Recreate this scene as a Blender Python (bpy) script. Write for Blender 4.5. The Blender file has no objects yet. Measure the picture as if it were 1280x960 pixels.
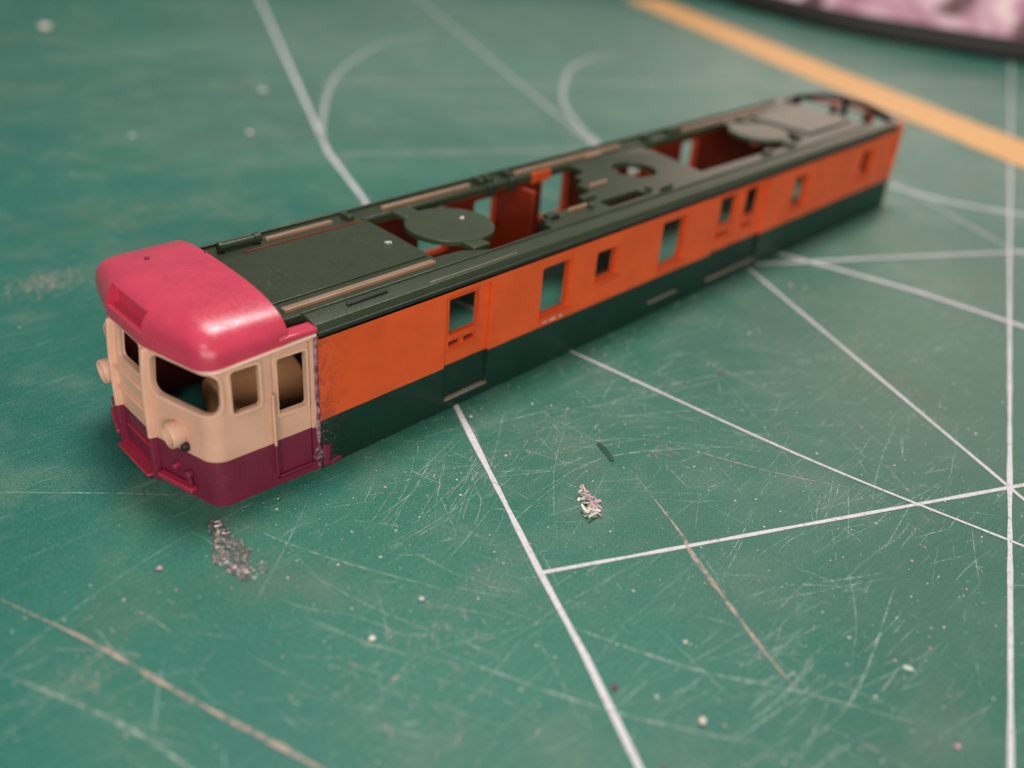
import bpy, bmesh, math, random
from mathutils import Vector, noise
from mathutils.geometry import tessellate_polygon
random.seed(7)
S = bpy.context.scene
COL = S.collection
# ---------------------------------------------------------------- camera (1 unit = 1 cm)
cam = bpy.data.cameras.new('camera'); camo = bpy.data.objects.new('camera', cam); COL.objects.link(camo)
CP = Vector((-2.6766, -6.3527, 4.7954)); AZ, EL, ROLL = .7198, -.5362, .0854
d = Vector((math.cos(AZ)*math.cos(EL), math.sin(AZ)*math.cos(EL), math.sin(EL)))
r = d.cross(Vector((0, 0, 1))).normalized(); u = r.cross(d)
r2 = r*math.cos(ROLL)+u*math.sin(ROLL); u2 = -r*math.sin(ROLL)+u*math.cos(ROLL)
from mathutils import Matrix
Mx = Matrix((r2, u2, -d)).transposed().to_4x4(); Mx.translation = CP
camo.matrix_world = Mx
cam.sensor_width = 36; cam.lens = 36*1168.06/1280
cam.clip_start = .05; cam.clip_end = 500
cam.dof.use_dof = True; cam.dof.focus_distance = 7.9; cam.dof.aperture_fstop = .185
S.camera = camo
# ---------------------------------------------------------------- world and lamps
w = bpy.data.worlds.new('World'); S.world = w; w.use_nodes = True
bg = w.node_tree.nodes['Background']; bg.inputs[0].default_value = (.60, .58, .56, 1); bg.inputs[1].default_value = .33
def lamp(name, loc, target, size, power, colr, sy=None):
    l = bpy.data.lights.new(name, 'AREA'); o = bpy.data.objects.new(name, l); COL.objects.link(o)
    l.shape = 'RECTANGLE' if sy else 'DISK'; l.size = size
    if sy: l.size_y = sy
    l.energy = power; l.color = colr
    o.location = loc; o.rotation_euler = (Vector(target)-Vector(loc)).to_track_quat('-Z', 'Y').to_euler()
    return o
lamp('ceiling_lamp', (13, 6, 44), (4, -1, 0), 14, 16500, (1, .95, .90))
lamp('desk_lamp', (-17, -13, 24), (1, 0, 0), 3.2, 1700, (1, .88, .78))
lamp('room_fill', (-32, -44, 18), (6, 0, 1), 54, 24500, (1, .87, .79), 24)
lamp('window_light', (82, 25, 20), (14, 2, 0), 38, 6500, (1, .74, .64), 18)
S.view_settings.view_transform = 'Standard'; S.view_settings.look = 'None'
S.view_settings.exposure = 0; S.view_settings.gamma = 1
# ---------------------------------------------------------------- materials
def srgb(c):
    return tuple(((v/255)/12.92 if v/255 <= .04045 else ((v/255+.055)/1.055)**2.4) for v in c)+(1,)
class NT:
    def __init__(s, name):
        s.m = bpy.data.materials.new(name); s.m.use_nodes = True; s.t = s.m.node_tree; s.n = s.t.nodes
        s.b = s.n['Principled BSDF']; s.out = s.n['Material Output']; s.tc = None
    def new(s, ty, **k):
        n = s.n.new(ty)
        for a, v in k.items(): setattr(n, a, v)
        return n
    def link(s, a, b): s.t.links.new(a, b)
    def coord(s):
        if not s.tc: s.tc = s.new('ShaderNodeTexCoord')
        return s.tc.outputs['Object']
    def mapping(s, scale=(1, 1, 1), rot=(0, 0, 0), loc=(0, 0, 0)):
        n = s.new('ShaderNodeMapping'); n.inputs['Scale'].default_value = scale; n.inputs['Rotation'].default_value = rot; n.inputs['Location'].default_value = loc
        s.link(s.coord(), n.inputs[0]); return n.outputs[0]
    def noise(s, sc, det=4, rough=.6, vec=None, dist=0):
        n = s.new('ShaderNodeTexNoise'); n.inputs['Scale'].default_value = sc; n.inputs['Detail'].default_value = det; n.inputs['Roughness'].default_value = rough
        n.inputs['Distortion'].default_value = dist
        s.link(vec or s.coord(), n.inputs['Vector']); return n.outputs['Fac']
    def voro(s, sc, vec=None, out='Distance'):
        n = s.new('ShaderNodeTexVoronoi'); n.inputs['Scale'].default_value = sc; s.link(vec or s.coord(), n.inputs['Vector']); return n.outputs[out]
    def ramp(s, f, a, b, lo=0, hi=1, smooth=True):
        n = s.new('ShaderNodeMapRange'); n.inputs[1].default_value = a; n.inputs[2].default_value = b; n.inputs[3].default_value = lo; n.inputs[4].default_value = hi
        if smooth: n.interpolation_type = 'SMOOTHSTEP'
        s.link(f, n.inputs[0]); return n.outputs[0]
    def mix(s, f, a, b):
        n = s.new('ShaderNodeMix', data_type='RGBA')
        for sock, v in ((n.inputs[0], f), (n.inputs[6], a), (n.inputs[7], b)):
            if isinstance(v, (int, float, tuple)): sock.default_value = v
            else: s.link(v, sock)
        return n.outputs[2]
    def math(s, op, a, b=0):
        n = s.new('ShaderNodeMath', operation=op)
        for sock, v in ((n.inputs[0], a), (n.inputs[1], b)):
            if isinstance(v, (int, float)): sock.default_value = v
            else: s.link(v, sock)
        return n.outputs[0]
    def xyz(s):
        n = s.new('ShaderNodeSeparateXYZ'); s.link(s.coord(), n.inputs[0]); return n.outputs
    def setc(s, c): s.b.inputs['Base Color'].default_value = c if isinstance(c, tuple) else s.b.inputs['Base Color'].default_value; (None if isinstance(c, tuple) else s.link(c, s.b.inputs['Base Color'])); return s
    def rough(s, v): (s.link(v, s.b.inputs['Roughness']) if not isinstance(v, (int, float)) else setattr(s.b.inputs['Roughness'], 'default_value', v)); return s
    def bump(s, h, st=.3, dist=.02):
        n = s.new('ShaderNodeBump'); n.inputs['Strength'].default_value = st; n.inputs['Distance'].default_value = dist
        s.link(h, n.inputs['Height']); s.link(n.outputs[0], s.b.inputs['Normal']); return s
def plastic(name, c, rough=.38, bump=.12, dust=.25, grain=55):
    t = NT(name); base = srgb(c)
    n1 = t.noise(3, 5); n2 = t.noise(grain, 3)
    col = t.mix(t.ramp(n1, .35, .7), base, tuple(v*.86 for v in base[:3])+(1,))
    dustm = t.math('MULTIPLY', t.ramp(t.noise(38, 2, .8), .66, .76), t.ramp(t.noise(4, 3), .45, .65))
    col = t.mix(t.math('MULTIPLY', dustm, dust), col, srgb((200, 190, 180)))
    t.setc(col); t.rough(t.ramp(n2, .3, .7, rough-.06, rough+.1)); t.bump(n2, bump, .006)
    return t.m
def banded(name, up, lo, z, rough=.4, glue=False):
    t = NT(name); x, y, zz = t.xyz()
    wob = t.math('MULTIPLY', t.math('SUBTRACT', t.noise(6, 3), .5), .012)
    f = t.ramp(t.math('ADD', zz, wob), z-.004, z+.004)
    n1 = t.noise(2.2, 5, .6)
    a = t.mix(t.ramp(n1, .3, .7), srgb(up), tuple(v*.84 for v in srgb(up)[:3])+(1,))
    b = t.mix(t.ramp(n1, .3, .7), srgb(lo), tuple(v*.75 for v in srgb(lo)[:3])+(1,))
    col = t.mix(f, b, a)
    sp = t.math('MULTIPLY', t.ramp(t.noise(70, 2, .7), .67, .74), .45)
    sp = t.math('MULTIPLY', sp, t.ramp(t.noise(3.5, 3), .48, .62))
    col = t.mix(sp, col, srgb((215, 190, 180)))
    if glue:   # melted, rubbed plastic next to the glued seam
        g = t.math('MULTIPLY', t.ramp(x, 1.12, 1.5, 1, 0), t.ramp(t.noise(9, 6, .75, dist=1.2), .45, .66))
        col = t.mix(t.math('MULTIPLY', g, .55), col, srgb((96, 50, 56)))
        g2 = t.math('MULTIPLY', t.ramp(x, 1.12, 1.34, 1, 0), t.ramp(t.noise(40, 4, .8), .6, .66))
        col = t.mix(t.math('MULTIPLY', g2, .5), col, srgb((190, 170, 175)))
    t.setc(col); t.rough(rough)
    t.bump(t.noise(60, 3), .1, .006)
    return t.m
M = {}
M['orange'] = plastic('orange_plastic', (214, 84, 34), .42)
M['inner'] = plastic('dull_orange_inside_plastic', (138, 42, 14), .5)  # orange plastic darkened for the shade inside the shell
M['wall'] = banded('orange_and_green_paint', (228, 90, 38), (16, 50, 40), .475, .4, True)
M['door'] = banded('door_orange_and_green_paint', (228, 90, 38), (16, 46, 38), .475, .42)
M['green'] = plastic('dark_green_paint', (48, 60, 40), .36, .2, .5)
M['green_low'] = plastic('dull_green_paint', (30, 44, 34), .5, .2, .3)
M['disc'] = plastic('dark_green_disc_paint', (54, 68, 46), .38, .1, .3)
M['rim'] = plastic('black_green_rim', (24, 22, 28), .35)
M['worn'] = plastic('worn_tan_plastic', (152, 124, 102), .33, .25, .3)  # warm glint on the rails painted in as rubbed-bare tan
M['pink'] = plastic('pink_primer_roof', (200, 64, 90), .27, .006, .03, 30)
M['cab'] = banded('cream_and_maroon_paint', (224, 178, 154), (122, 38, 66), .43, .38)
M['lip'] = plastic('pale_cream_lip', (236, 204, 184), .35)
M['cream'] = plastic('cream_plastic', (228, 186, 160), .4)
M['maroon'] = plastic('maroon_plastic', (122, 38, 66), .4)
M['maroon_inner'] = plastic('dark_red_plastic', (92, 26, 34), .5)
M['rose'] = plastic('rose_plastic', (172, 46, 74), .4)
M['dark'] = plastic('dark_lens', (42, 34, 30), .5)
M['tan'] = plastic('tan_card', (255, 196, 140), .6)
M['tick'] = plastic('grey_step', (128, 126, 110), .45)
def glue_mat():
    t = NT('dried_glue'); n = t.noise(13, 4, .6)
    t.setc(t.mix(t.ramp(n, .35, .68), srgb((112, 58, 76)), srgb((186, 150, 168)))); t.rough(.2)
    t.bump(n, .5, .02)
    a = t.ramp(t.noise(22, 4, .7), .36, .54, .12, .8); t.link(a, t.b.inputs['Alpha']); return t.m
M['glue'] = glue_mat()
def mat_green():
    t = NT('cutting_mat_green')
    big = t.noise(.16, 5, .6); mid = t.noise(.9, 6, .65); fine = t.noise(46, 3, .8); fine2 = t.noise(75, 3, .85)
    c = t.mix(t.ramp(big, .35, .68), srgb((16, 102, 91)), srgb((38, 118, 102)))
    c = t.mix(t.math('MULTIPLY', t.ramp(mid, .46, .72), .7), c, srgb((98, 130, 114)))
    c = t.mix(t.ramp(fine, .36, .58, .5, 0), c, srgb((6, 60, 50)))
    c = t.mix(t.ramp(fine2, .55, .68, 0, .7), c, srgb((138, 184, 164)))
    # reflections and light cast painted in: olive on the right-hand side, paler beyond the train
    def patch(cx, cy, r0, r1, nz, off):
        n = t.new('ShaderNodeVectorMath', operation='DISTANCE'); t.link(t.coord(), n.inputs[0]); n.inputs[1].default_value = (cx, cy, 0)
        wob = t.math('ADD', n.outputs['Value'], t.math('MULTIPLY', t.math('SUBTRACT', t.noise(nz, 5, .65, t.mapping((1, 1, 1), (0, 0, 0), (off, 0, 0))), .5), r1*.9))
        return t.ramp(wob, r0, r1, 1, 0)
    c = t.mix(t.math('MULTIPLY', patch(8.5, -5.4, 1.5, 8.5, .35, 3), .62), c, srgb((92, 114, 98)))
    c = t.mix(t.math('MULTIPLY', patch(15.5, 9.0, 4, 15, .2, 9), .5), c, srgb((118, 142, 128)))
    c = t.mix(t.math('MULTIPLY', t.ramp(t.noise(.45, 6, .7, t.mapping((1, 1, 1), (0, 0, 0), (5, 5, 0))), .52, .7), .35), c, srgb((96, 108, 90)))  # old dust and rubbed-in wear in random blotches
    # fine scuffs in three directions
    prev = c
    for k, (rot, th) in enumerate(((.5, .60), (-.65, .62), (1.25, .62), (2.0, .63))):
        v = t.mapping((1.1, 34, 1), (0, 0, rot), (k*3.1, k, 0))
        s = t.ramp(t.noise(1.0, 5, .72, v, .3), th, th+.05)
        m = t.ramp(t.noise(.55, 3, .6, t.mapping((1, 1, 1), (0, 0, 0), (k*7.7, 3*k, k))), .42, .62)
        prev = t.mix(t.math('MULTIPLY', t.math('MULTIPLY', s, m), .42), prev, srgb((150, 176, 160)))
    vd = t.voro(7.5); speck = t.math('MULTIPLY', t.ramp(vd, .055, .03, 0, 1), t.ramp(t.noise(1.3, 2), .45, .6))
    prev = t.mix(t.math('MULTIPLY', speck, .8), prev, srgb((190, 214, 196)))
    t.setc(prev)
    t.rough(t.ramp(mid, .3, .7, .42, .58)); t.b.inputs['Specular IOR Level'].default_value = .38
    h = t.math('ADD', t.math('MULTIPLY', fine, .6), fine2); t.bump(h, .28, .004)
    return t.m
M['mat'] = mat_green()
def print_mat(name, c, worn=.42):
    t = NT(name); n = t.noise(26, 5, .75)
    t.setc(t.mix(t.ramp(n, .4, .65), srgb(c), tuple(v*.8 for v in srgb(c)[:3])+(1,))); t.rough(.5)
    t.link(t.ramp(t.noise(16, 5, .8), worn-.06, worn+.03, .35, 1), t.b.inputs['Alpha']); return t.m
M['print'] = print_mat('white_print', (218, 216, 222), .40)
M['print_thin'] = print_mat('faded_white_print', (176, 184, 180), .46)
M['yellow'] = print_mat('yellow_print', (228, 172, 104), .3)
def scratch_mat(name, c, lo, hi, amax):
    t = NT(name); t.setc(srgb(c)); t.rough(.6)
    t.link(t.ramp(t.noise(9, 5, .8), lo, hi, 0, amax), t.b.inputs['Alpha']); return t.m
M['scratch'] = scratch_mat('knife_scratch', (186, 208, 196), .36, .64, .6)
M['scratch_pink'] = scratch_mat('pinkish_knife_scratch', (198, 176, 166), .34, .58, .75)
M['crumb'] = plastic('pale_crumb', (238, 224, 214), .5)
M['crumb_pink'] = plastic('pink_crumb', (206, 166, 176), .4)
M['crumb_dark'] = plastic('dark_red_crumb', (112, 52, 66), .5)
M['crumb_grey'] = plastic('grey_crumb', (192, 208, 198), .5)
# ---------------------------------------------------------------- helpers
def finish(name, bm, mats, parent=None, smooth=40, bevel=0, seg=2):
    me = bpy.data.meshes.new(name)
    bmesh.ops.recalc_face_normals(bm, faces=bm.faces)
    bm.to_mesh(me); bm.free()
    for m in (mats if isinstance(mats, (list, tuple)) else [mats]): me.materials.append(M[m] if isinstance(m, str) else m)
    o = bpy.data.objects.new(name, me); COL.objects.link(o)
    if parent: o.parent = parent
    if smooth:
        me.shade_smooth()
        me.set_sharp_from_angle(angle=math.radians(smooth))
    if bevel:
        b = o.modifiers.new('bevel', 'BEVEL'); b.width = bevel; b.segments = seg; b.limit_method = 'ANGLE'; b.angle_limit = math.radians(38)
        b.harden_normals = False
    return o
def tag(o, label=None, cat=None, group=None, kind=None):
    for k, v in (('label', label), ('category', cat), ('group', group), ('kind', kind)):
        if v: o[k] = v
    return o
def empty(name, loc=(0, 0, 0)):
    o = bpy.data.objects.new(name, None); COL.objects.link(o); o.location = loc; o.empty_display_size = .3; return o
def rr(x0, y0, x1, y1, r=.04, n=4):
    if r <= 0: return [(x0, y0), (x1, y0), (x1, y1), (x0, y1)]
    P = []
    for cx, cy, a0 in ((x1-r, y0+r, -90), (x1-r, y1-r, 0), (x0+r, y1-r, 90), (x0+r, y0+r, 180)):
        for k in range(n+1):
            a = math.radians(a0+90*k/n); P.append((cx+r*math.cos(a), cy+r*math.sin(a)))
    return P
def circ(cx, cy, r, n=40): return [(cx+r*math.cos(6.28318*k/n), cy+r*math.sin(6.28318*k/n)) for k in range(n)]
def plate(name, outer, holes, t, fn, mats, parent, cuts_u=(), cuts_v=(), bevel=.008, smooth=35, rim=0):
    """flat sheet with holes in (u,v), thickness t, mapped by fn(u,v,w) with w = 0 outside face, t = inside face"""
    loops = [outer]+list(holes)
    flat = [p for l in loops for p in l]
    tris = tessellate_polygon([[Vector((p[0], p[1], 0)) for p in l] for l in loops])
    bm = bmesh.new()
    vs = [bm.verts.new((p[0], p[1], 0)) for p in flat]
    for a in tris:
        if len(set(a)) == 3:
            try: bm.faces.new([vs[i] for i in a])
            except ValueError: pass
    for cu in cuts_u: bmesh.ops.bisect_plane(bm, geom=bm.verts[:]+bm.edges[:]+bm.faces[:], plane_co=(cu, 0, 0), plane_no=(1, 0, 0), dist=1e-5)
    for cv in cuts_v: bmesh.ops.bisect_plane(bm, geom=bm.verts[:]+bm.edges[:]+bm.faces[:], plane_co=(0, cv, 0), plane_no=(0, 1, 0), dist=1e-5)
    bmesh.ops.recalc_face_normals(bm, faces=bm.faces)
    top = list(bm.faces)
    for f in top: f.material_index = 0
    bound = [(e.verts[0], e.verts[1]) for e in bm.edges if len(e.link_faces) == 1]
    low = {v: bm.verts.new((v.co.x, v.co.y, t)) for v in bm.verts[:]}
    for f in top:
        g = bm.faces.new([low[v] for v in reversed(f.verts)]); g.material_index = 1
    for a, b in bound:
        g = bm.faces.new((a, b, low[b], low[a])); g.material_index = rim
    for v in bm.verts: v.co = Vector(fn(v.co.x, v.co.y, v.co.z))
    return finish(name, bm, mats, parent, smooth, bevel)
def box(bm, c, s, rz=0, ry=0, mi=0):
    m = Matrix.Translation(c) @ Matrix.Rotation(rz, 4, 'Z') @ Matrix.Rotation(ry, 4, 'Y') @ Matrix.Diagonal((*s, 1))
    g = bmesh.ops.create_cube(bm, size=1, matrix=m)
    for f in {f for v in g['verts'] for f in v.link_faces}: f.material_index = mi
def boxo(name, c, s, mat, parent, bevel=.01, rz=0, ry=0):
    bm = bmesh.new(); box(bm, c, s, rz, ry); return finish(name, bm, mat, parent, 40, bevel)
def b6(name, x0, x1, y0, y1, z0, z1, mat, parent, bevel=.01): return boxo(name, ((x0+x1)/2, (y0+y1)/2, (z0+z1)/2), (abs(x1-x0), abs(y1-y0), abs(z1-z0)), mat, parent, bevel)
def cyl(bm, p0, p1, r, n=20, r1=None, caps=True):
    p0, p1 = Vector(p0), Vector(p1); q = (p1-p0).to_track_quat('Z', 'Y'); m = Matrix.Translation((p0+p1)/2) @ q.to_matrix().to_4x4()
    bmesh.ops.create_cone(bm, cap_ends=caps, segments=n, radius1=r, radius2=r if r1 is None else r1, depth=(p1-p0).length, matrix=m)
# ---------------------------------------------------------------- desk and mat
b = bmesh.new(); box(b, (20, 5, -.9), (400, 400, 1)); desk = finish('desk_top', b, plastic('dark_brown_desk', (60, 44, 36), .5, .2, .1, 12)); tag(desk, kind='structure')
MAT = empty('cutting_mat', (14, 2, -.3)); tag(MAT, 'worn green cutting mat with white guide lines under the model train car', 'cutting mat')
inv = Vector((14, 2, -.3))
def at_mat(o): o.parent = MAT; o.matrix_parent_inverse = Matrix.Translation(-inv); return o
ang = -math.radians(27.4)
ex, ey = Vector((math.cos(ang), math.sin(ang), 0)), Vector((-math.sin(ang), math.cos(ang), 0))
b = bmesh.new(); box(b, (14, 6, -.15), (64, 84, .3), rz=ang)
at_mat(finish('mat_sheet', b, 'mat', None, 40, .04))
LZ = [0]
def strip(name, pts, wd, mat, jit=.0, step=.25, taper=False, group=None, z=None):
    LZ[0] += 1; zz = (.003+.00035*(LZ[0] % 18)) if z is None else z
    P = []
    for a, c in zip(pts[:-1], pts[1:]):
        a, c = Vector(a), Vector(c); n = max(1, int((c-a).length/step))
        P += [a.lerp(c, k/n) for k in range(n)]
    P.append(Vector(pts[-1])); bm = bmesh.new(); prev = None; N = len(P)
    for i, p in enumerate(P):
        t = (P[min(i+1, N-1)]-P[max(i-1, 0)]).normalized(); nn = Vector((-t.y, t.x))
        h = wd/2*(1+jit*noise.noise(Vector((p.x*6, p.y*6, 3))))
        if taper: h *= max(.12, math.sin(math.pi*(i+.3)/(N-.4)))
        q = [bm.verts.new((*(p+nn*h), zz)), bm.verts.new((*(p-nn*h), zz))]
        if prev: bm.faces.new((prev[0], prev[1], q[1], q[0]))
        prev = q
    for f in bm.faces:
        if f.normal.z < 0: f.normal_flip()
    return at_mat(finish(name, bm, mat, None, 0))
def ext(p, q, a, c):   # line through p,q extended by a before p and c after q
    p, q = Vector(p), Vector(q); t = (q-p).normalized(); return [p-t*a, q+t*c]
WL = .046
def smooth_curve(pts, n=10):
    P = [Vector(p) for p in pts]; P = [2*P[0]-P[1]]+P+[2*P[-1]-P[-2]]; out = []
    for i in range(1, len(P)-2):
        for k in range(n):
            t = k/n; a, b_, c, d_ = P[i-1:i+3]
            out.append(.5*((2*b_)+(-a+c)*t+(2*a-5*b_+4*c-d_)*t*t+(-a+3*b_-3*c+d_)*t**3))
    out.append(P[-2]); return out
strip('guide_line', ext((1.55, -3.09), (5.75, -5.26), 0, 14), WL*.80, 'print', .5)
strip('guide_line', [(.2, -5.6), (1.17, -3.85), (1.55, -3.09), (2.67, -.98), (4.2, 1.7)], WL*1.12, 'print', .5)
strip('guide_line', [(4.2, 1.7), (5.48, 3.94), (6.4, 6.04), (13.28, 18.48), (20, 31)], WL*1.75, 'print', .4)
strip('guide_line', [(2.0, -6.4), (5.59, -5.18), (11.98, -3.02), (27.6, 2.21), (36, 5.2)], WL*.86, 'print', .5)
strip('guide_line', ext((8.02, -.96), (5.59, -5.18), 6, 9), WL*.80, 'print', .4)
strip('guide_line', smooth_curve([(4.2, 1.2), (4.38, -.98), (4.54, -3.64), (4.81, -5.56), (5.2, -8)]), WL*.68, 'print', .4)
strip('guide_line', [(9.9, 2.6), (10.62, 3.89), (15.6, 12.74), (17.9, 16.8), (24, 28)], WL*1.9, 'print_thin', .4)
strip('guide_line', [(6.54, 5.8), (9.82, 3.95), (12.5, 2.4)], WL*1.3, 'print_thin', .4)
strip('guide_line', [(9.05, 9.86), (12.7, 7.88), (17.08, 5.32), (25.55, 1.19), (34, -3)], WL*1.7, 'print_thin', .4)
strip('guide_arc', smooth_curve([(6.6, 6.45), (7.1, 7.15), (7.78, 8.02), (8.73, 9.16), (9.97, 10.4), (11.33, 11.44), (12.69, 12.23), (14.69, 12.69)]), .1, 'print_thin', .3)
strip('guide_arc', smooth_curve([(10.1, 3.0), (10.73, 3.93), (11.41, 4.9), (12.33, 6.04), (13.66, 7.2), (15.07, 8.17), (16.38, 8.64), (17.47, 8.6)]), .12, 'print_thin', .3)
strip('guide_line', ext((13.6, -.3), (11.98, -3.02), 0, 9), WL*1.2, 'print_thin', .4)
strip('guide_arc', smooth_curve([(13.2, .4), (13.25, -1.2), (13.45, -2.0), (13.95, -2.9), (14.8, -4)]), WL*1.9, 'print', .4)
strip('guide_line', [(8.2, -.96), (9.92, -1.96), (12.0, -3.22), (15, -4.9)], WL*1.2, 'print', .4)
strip('guide_line', [(8.8, -.9), (8.99, -1.68), (9.2, -2.81), (9.3, -4.4), (9.3, -6.5)], WL*1.7, 'print', .4)
# yellow band
strip('yellow_border_band', [(25.7, 14.0), (24.9, 12.5), (20.6, 4.4), (17.85, -1.0), (15.4, -5.7)], 1.55, 'yellow', .05)
# individual knife scratches that the photograph shows
for pts, wd, m in [([(-1.44, -.79), (-1.17, -1.57), (-.94, -2.41), (-.69, -3.24), (-.5, -4)], .035, 'scratch_pink'),
                   ([(-1.7, -1.4), (-1.3, -2.4), (-1.1, -3.4)], .03, 'scratch'),
                   ([(.16, -1.0), (.45, -1.85), (.96, -2.88)], .014, 'scratch'),
                   ([(3.1, -2.82), (2.76, -3.52), (2.58, -3.8), (2.12, -4.71), (2.0, -5.03)], .04, 'scratch_pink'),
                   ([(1.25, -3.47), (1.61, -4.39), (2.0, -5.03), (2.41, -5.84)], .024, 'scratch'),
                   ([(2.2, -2.4), (3.2, -2.5), (4.4, -3.3)], .014, 'scratch'),
                   ([(3.7, -2.6), (4.1, -3.6), (4.5, -4.3)], .014, 'scratch_pink'),
                   ([(3.2, -1.6), (4.2, -2.05), (5.9, -2.6)], .012, 'scratch'),
                   ([(2.7, -1.6), (3.9, -1.9), (5.2, -2.3), (6.6, -3.3)], .012, 'scratch'),
                   ([(-1.9, 1.2), (.1, -.6), (.6, -1.4)], .012, 'scratch'),
                   ([(1.3, -5.2), (2.2, -5.3), (3.6, -5.0)], .014, 'scratch'),
                   ([(.4, -3.0), (.9, -4.2), (1.5, -5.2)], .022, 'scratch')]:
    strip('knife_scratch', smooth_curve(pts, 8), wd, m, .8, .06, True)
# countless hairline scratches: one mesh
bm = bmesh.new(); rs = random.Random(3)
for k in range(760):
    q = rs.random()
    cx, cy = (rs.uniform(-2.5, 10), rs.uniform(-6.3, -.9)) if q < .4 else (rs.uniform(-2, 22), rs.uniform(1, 16))
    hub = None
    if q > .5:
        hub = rs.choice(((3.4, -2.2, .8, -.55), (5.2, -3.0, 1.1, -.75), (2.2, -4.9, .7, -.3), (.2, -3.0, .8, -1.1), (4.6, -4.4, .9, .2), (7.5, -3.2, 1.4, -.5), (1.6, -2.0, .6, .5))); cx, cy = rs.gauss(hub[0], hub[2]), rs.gauss(hub[1], hub[2]*.55)
    a = ang+rs.choice((0, math.pi/2, math.pi/4, -.5, .3, -1.0))+rs.gauss(0, .16); a = hub[3]+rs.gauss(0, .22) if hub and rs.random() < .75 else a; L = rs.lognormvariate(-.7, .6); wd = rs.uniform(.003, .0085)
    cur = rs.gauss(0, .12); t = Vector((math.cos(a), math.sin(a))); n = Vector((-t.y, t.x)); prev = None; zz = .0012+.0009*rs.random()
    for i in range(7):
        s = i/6-.5; p = Vector((cx, cy))+t*L*s+n*cur*L*s*s; h = wd*(1-4*s*s)**.5*.5+.0004
        v = [bm.verts.new((*(p+n*h), zz)), bm.verts.new((*(p-n*h), zz))]
        if prev: bm.faces.new((prev[0], prev[1], v[1], v[0]))
        prev = v
o = at_mat(finish('hairline_scratches', bm, 'scratch', None, 0)); tag(o, kind='stuff')
# scuffed pale patches of fine short cuts
bm = bmesh.new(); rs = random.Random(11)
for cx, cy, sx, n_ in [(.6, -3.0, .5, 60), (.1, -3.4, .5, 40), (3.6, -2.75, .16, 26), (2.9, -1.9, .6, 50), (1.6, -5.6, .5, 40), (.9, 3.9, .42, 420), (4.8, -4.6, .7, 50), (-1.2, -1.8, .3, 40)]:
    a0 = rs.uniform(0, 3)
    for k in range(n_):
        p = Vector((rs.gauss(cx, sx*.6), rs.gauss(cy, sx*.4))); a = a0+rs.gauss(0, .5); L = rs.uniform(.03, .16); wd = rs.uniform(.003, .009)
        t = Vector((math.cos(a), math.sin(a)))*L/2; n = Vector((-math.sin(a), math.cos(a)))*wd/2; zz = .0022+.0009*rs.random()
        bm.faces.new([bm.verts.new((*q, zz)) for q in (p-t, p-t*.2-n, p+t, p+t*.1+n)])
o = at_mat(finish('scuff_marks', bm, 'scratch_pink', None, 0)); tag(o, kind='stuff')
b = bmesh.new()
P = [(3.26, -2.26), (3.24, -2.36), (3.17, -2.5), (3.12, -2.56), (3.1, -2.52), (3.16, -2.4), (3.21, -2.28)]
b.faces.new([b.verts.new((x, y, .008)) for x, y in P]); at_mat(finish('cut_nick', b, plastic('dark_green_nick', (16, 70, 56), .6), None, 0))
# ---------------------------------------------------------------- debris on the mat
def crumb(name, loc, size, mat, label, cat='crumb', squash=.5, seed=0, sub=2, stretch=1.0, rz=0, group='crumbs scattered on the mat'):
    bm = bmesh.new(); bmesh.ops.create_icosphere(bm, subdivisions=sub, radius=size)
    for v in bm.verts:
        n = v.co.normalized(); k = 1+.55*noise.noise(n*1.7+Vector((seed, seed*2, 0)))+.3*noise.noise(n*4.3+Vector((seed, 0, 5)))
        v.co = Vector((v.co.x*k*stretch, v.co.y*k, v.co.z*k*squash))
    lo = min(v.co.z for v in bm.verts)
    for v in bm.verts: v.co.z -= lo-.001
    o = finish(name, bm, mat, None, 60); o.location = (*loc, .004); o.rotation_euler.z = rz
    return tag(o, label, cat, group)
crumb('crumb', (6.5, 16.87), .12, 'crumb', 'pale pink crumb lying alone in the far top left corner of the mat', seed=1)
crumb('crumb', (7.59, 9.73), .08, 'crumb_grey', 'whitish crumb left of the long guide line behind the pink cab roof', seed=2)
crumb('crumb', (4.21, 8.35), .05, 'crumb_grey', 'small pale crumb farthest left behind the cab roof', seed=3)
crumb('crumb', (5.88, 7.52), .05, 'crumb', 'small round beige crumb behind the far edge of the dark green roof', seed=4)
crumb('crumb', (1.29, -4.72), .024, 'crumb', 'tiny cream crumb near the bottom right of centre on the green mat', seed=5, squash=.8)
crumb('crumb', (.70, -2.71), .02, 'crumb_grey', 'pair sized pale crumb between the cab corner and the white guide line', seed=6)
crumb('crumb', (.2, -2.77), .022, 'crumb', 'round cream crumb in the scuffed patch below the cab', seed=7)
crumb('crumb', (1.1, -4.16), .022, 'crumb_dark', 'dark red speck right of the white guide line near the bottom', 'speck', .3, 8)
crumb('crumb', (5.25, -2.3), .02, 'crumb_dark', 'tiny dark red speck below the middle windows of the train side', 'speck', .3, 9)
crumb('crumb', (-.5, -1.22), .02, 'crumb_pink', 'small pinkish crumb left of the dried glue smear', seed=10)
crumb('crumb', (.83, -4.95+.2), .016, 'crumb_dark', 'dull brown speck beside the lower end of the long guide line', 'speck', .3, 12)
crumb('crumb', (2.35, -5.95), .02, 'crumb_pink', 'pinkish speck at the bottom edge right of centre', 'speck', .3, 13)
crumb('crumb', (2.75, -5.45), .022, 'crumb_grey', 'pale grey smudge like crumb at lower right of the mat', 'crumb', .2, 14, stretch=1.6, rz=-1)
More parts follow.
